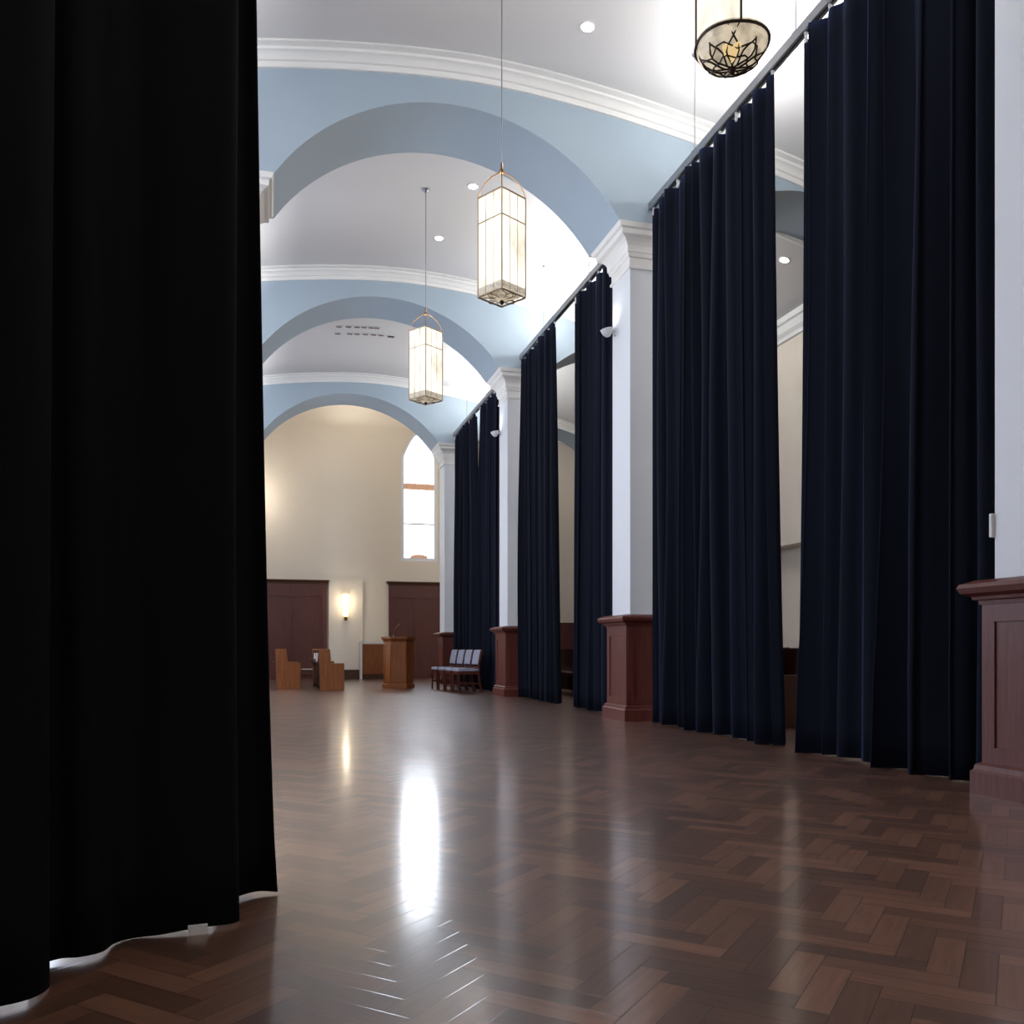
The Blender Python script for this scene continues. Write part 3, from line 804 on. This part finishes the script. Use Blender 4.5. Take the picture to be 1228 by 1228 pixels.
# ------------------------------------------------------------------ ceiling fittings
def downlight(x, y, label, e=60, s=1):
    t = empty('downlight', (x, y, zceil(x)))
    sl = (zceil(x+.01)-zceil(x-.01))/.02; t.rotation_euler = (0, -math.atan(sl), 0)
    MB().lathe([(0,.05),(-.012,.075),(-.006,.085),(.0,.085)], n=20).rings([[(.05*math.cos(a*PI/10), .05*math.sin(a*PI/10), z) for a in range(20)] for z in (0,-.012)], caps=False).build('trim_ring', M['plaster'], t)
    MB().lathe([(-.006,.0),(-.006,.055),(-.014,.055),(-.014,0)], n=20).build('lamp', M['downlight'], t)
    l = bpy.data.lights.new('downlight_beam', 'SPOT'); l.energy = e; l.spot_size = math.radians(95); l.spot_blend = .8; l.shadow_soft_size = .05; l.color = (1,.97,.93)
    lo = bpy.data.objects.new('downlight_beam', l); lo.location = (0,0,-.04); lo.parent = t; col.objects.link(lo)
    tag(t, label, 'downlight', 'recessed ceiling downlights')
downlight(3.38, 9.25, 'starry recessed downlight in the nearest ceiling bay, top of the picture')
downlight(2.92, 12.95, 'recessed downlight just left of the larger hanging lantern')
downlight(2.74, 14.75, 'recessed downlight between the rods of the two farther lanterns')
downlight(7.7, 12.2, 'recessed downlight in the right-hand aisle, seen through the curtain gap')
for row, (yy, xs) in enumerate(((19.25, (1.42,1.62,1.80,1.95,2.10,2.22)), (19.68, (1.42,1.68,1.84,2.02,2.20,2.36)))):
    t = empty('ceiling_vent', (1.85, yy, 0))
    fr = MB()
    for x in xs: fr.prism([(x-1.85-.075, zceil(x-.075)-.008), (x-1.85+.075, zceil(x+.075)-.008), (x-1.85+.075, zceil(x+.075)), (x-1.85-.075, zceil(x-.075))], 'y', -.07, .07)
    fr.build('plate', M['ceiling'], t)
    for x in xs:
        MB().box(x-1.85-.06, x-1.85+.05, -.03, .03, zceil(x)-.014, zceil(x)-.009).build('slot', M['slot'], t)
    tag(t, ['row of slot vents in the ceiling beyond the middle arch, the nearer row', 'row of slot vents in the ceiling beyond the middle arch, the farther row'][row], 'vent', 'slot vents in the ceiling')
o = MB().box(-.07,.07,-.03,.03,-.02,0).build('ceiling_sensor', M['slot']); o.location = (2.58, 19.7, zceil(2.58)-.001)
tag(o, 'small dark slot in the ceiling right of the vents', 'vent')

# uplight cups on the pilasters
def uplight(x, y, z, side, label, e):
    t = empty('uplight', (x, y, z))
    MB().box(-.01*side if side > 0 else -.01, .01, -.03, .03, -.05, .03).tube([(0,0,0),(-side*.07,0,0)], .012).build('bracket', M['hook'], t)
    mt = Matrix.Translation((-side*.11,0,.0)) @ Matrix.Rotation(-side*.25, 4, 'Y')
    MB().lathe([(-.07,.0),(-.07,.03),(-.03,.065),(.03,.085),(.03,.078),(-.02,.05),(-.02,.0)], n=20).build('cup', M['hook'], t, smooth=False, mtx=mt)
    l = bpy.data.lights.new('uplight_beam', 'SPOT'); l.energy = e; l.spot_size = math.radians(150); l.spot_blend = 1; l.shadow_soft_size = .06; l.color = (.97,.98,1)
    lo = bpy.data.objects.new('uplight_beam', l); lo.location = (-side*.13,0,.06); lo.rotation_euler = (PI, side*.12, 0); lo.parent = t; col.objects.link(lo)
    if label: tag(t, label, 'uplight', 'small white uplights on the pilasters')
    return t
UP = 4
uplight(4.41, 11.02, 5.12, 1, 'small white cup uplight on the tall middle pilaster', UP)
uplight(4.41, 17.1, 5.2, 1, 'small white cup uplight on the third pilaster from the camera', UP)
uplight(4.41, 4.3, 5.12, 1, 'white cup uplight high on the nearest pilaster', UP)
o = MB().box(-.02,.0,-.03,.03,-.07,.07).build('switch_plate', M['hook'], bevel=.004); o.location = (4.42, 4.57, 1.75)
o.location = (4.55, 4.625, 1.75); o.rotation_euler.z = 0
bpy.data.objects.remove(o)
o = MB().box(-.035,.01,-.0,.022,-.075,.075).build('switch_box', M['hook'], bevel=.004); o.location = (4.43, 4.621, 1.70)
tag(o, 'small white switch box on the far edge of the nearest pilaster', 'switch')

# ------------------------------------------------------------------ lights
def area(name, loc, rot, sx, sy, e, c):
    l = bpy.data.lights.new(name, 'AREA'); l.shape = 'RECTANGLE'; l.size = sx; l.size_y = sy; l.energy = e; l.color = c
    o = bpy.data.objects.new(name, l); o.location = loc; o.rotation_euler = rot; col.objects.link(o); return o
# daylight through the left aisle windows and the end window
for c, hw, zb, zs, zt in lh:
    area('window_daylight', (XL+.05, c, 3.9), (0, -PI/2, 0), 3.9, 1.5, 95, (.80,.88,1))
area('window_daylight', (WX, YE-.12, 5.5), (PI/2, 0, PI), 1.0, 3.5, 80, (.8,.89,1))
# cove lamps without fittings, unseen, floating above the curtains to light the vault
def wash(x, y, e, tilt, z=6.6, L=3.9):
    l = bpy.data.lights.new('unseen_wash_lamp', 'AREA'); l.shape = 'RECTANGLE'; l.size = .3; l.size_y = L; l.energy = e; l.color = (1,.995,.98)
    o = bpy.data.objects.new('unseen_wash_lamp', l); o.location = (x, y, z); o.rotation_euler = (PI, tilt, 0); col.objects.link(o)
for y in (1.0, 7.4, 13.9, 20.1):
    wash(4.95, y, 46 if y == 7.4 else 56, .7); wash(-.75, y, 64, -.7)
    wash(5.05, y, 55, -.55)  # extra row added to brighten ceiling and aisle, no fitting
wash(2.4, 25.6, 28, 0, 7.7, 2)  # added in the chancel to brighten the end wall, no fitting there
l = bpy.data.lights.new('sconce_lamp', 'POINT'); l.energy = 5.5; l.color = (1,.86,.66); l.shadow_soft_size = .08
o = bpy.data.objects.new('sconce_lamp', l); o.location = (2.22, YE-.40, 2.35); col.objects.link(o)
l = bpy.data.lights.new('sconce_lamp', 'POINT'); l.energy = 32; l.color = (1,.91,.78); l.shadow_soft_size = .1
o = bpy.data.objects.new('sconce_lamp', l); o.location = (-.6, 26.8, 5.5); col.objects.link(o)

w = bpy.data.worlds.new('sky'); scn.world = w; w.use_nodes = True
w.node_tree.nodes['Background'].inputs[0].default_value = (.7,.8,1,1); w.node_tree.nodes['Background'].inputs[1].default_value = .6

# ------------------------------------------------------------------ camera
cam = bpy.data.cameras.new('camera'); cam.sensor_width = 36; cam.lens = 1066/1228*36
cam.shift_y = (778-614)/1228; cam.clip_start = .05
co = bpy.data.objects.new('camera', cam); co.location = (0,0,.92); co.rotation_euler = (PI/2, 0, -math.radians(15.22)); col.objects.link(co)
scn.camera = co
scn.view_settings.view_transform = 'Standard'; scn.view_settings.look = 'None'; scn.view_settings.gamma = 1
scn.view_settings.use_curve_mapping = False
scn.view_settings.exposure = .6
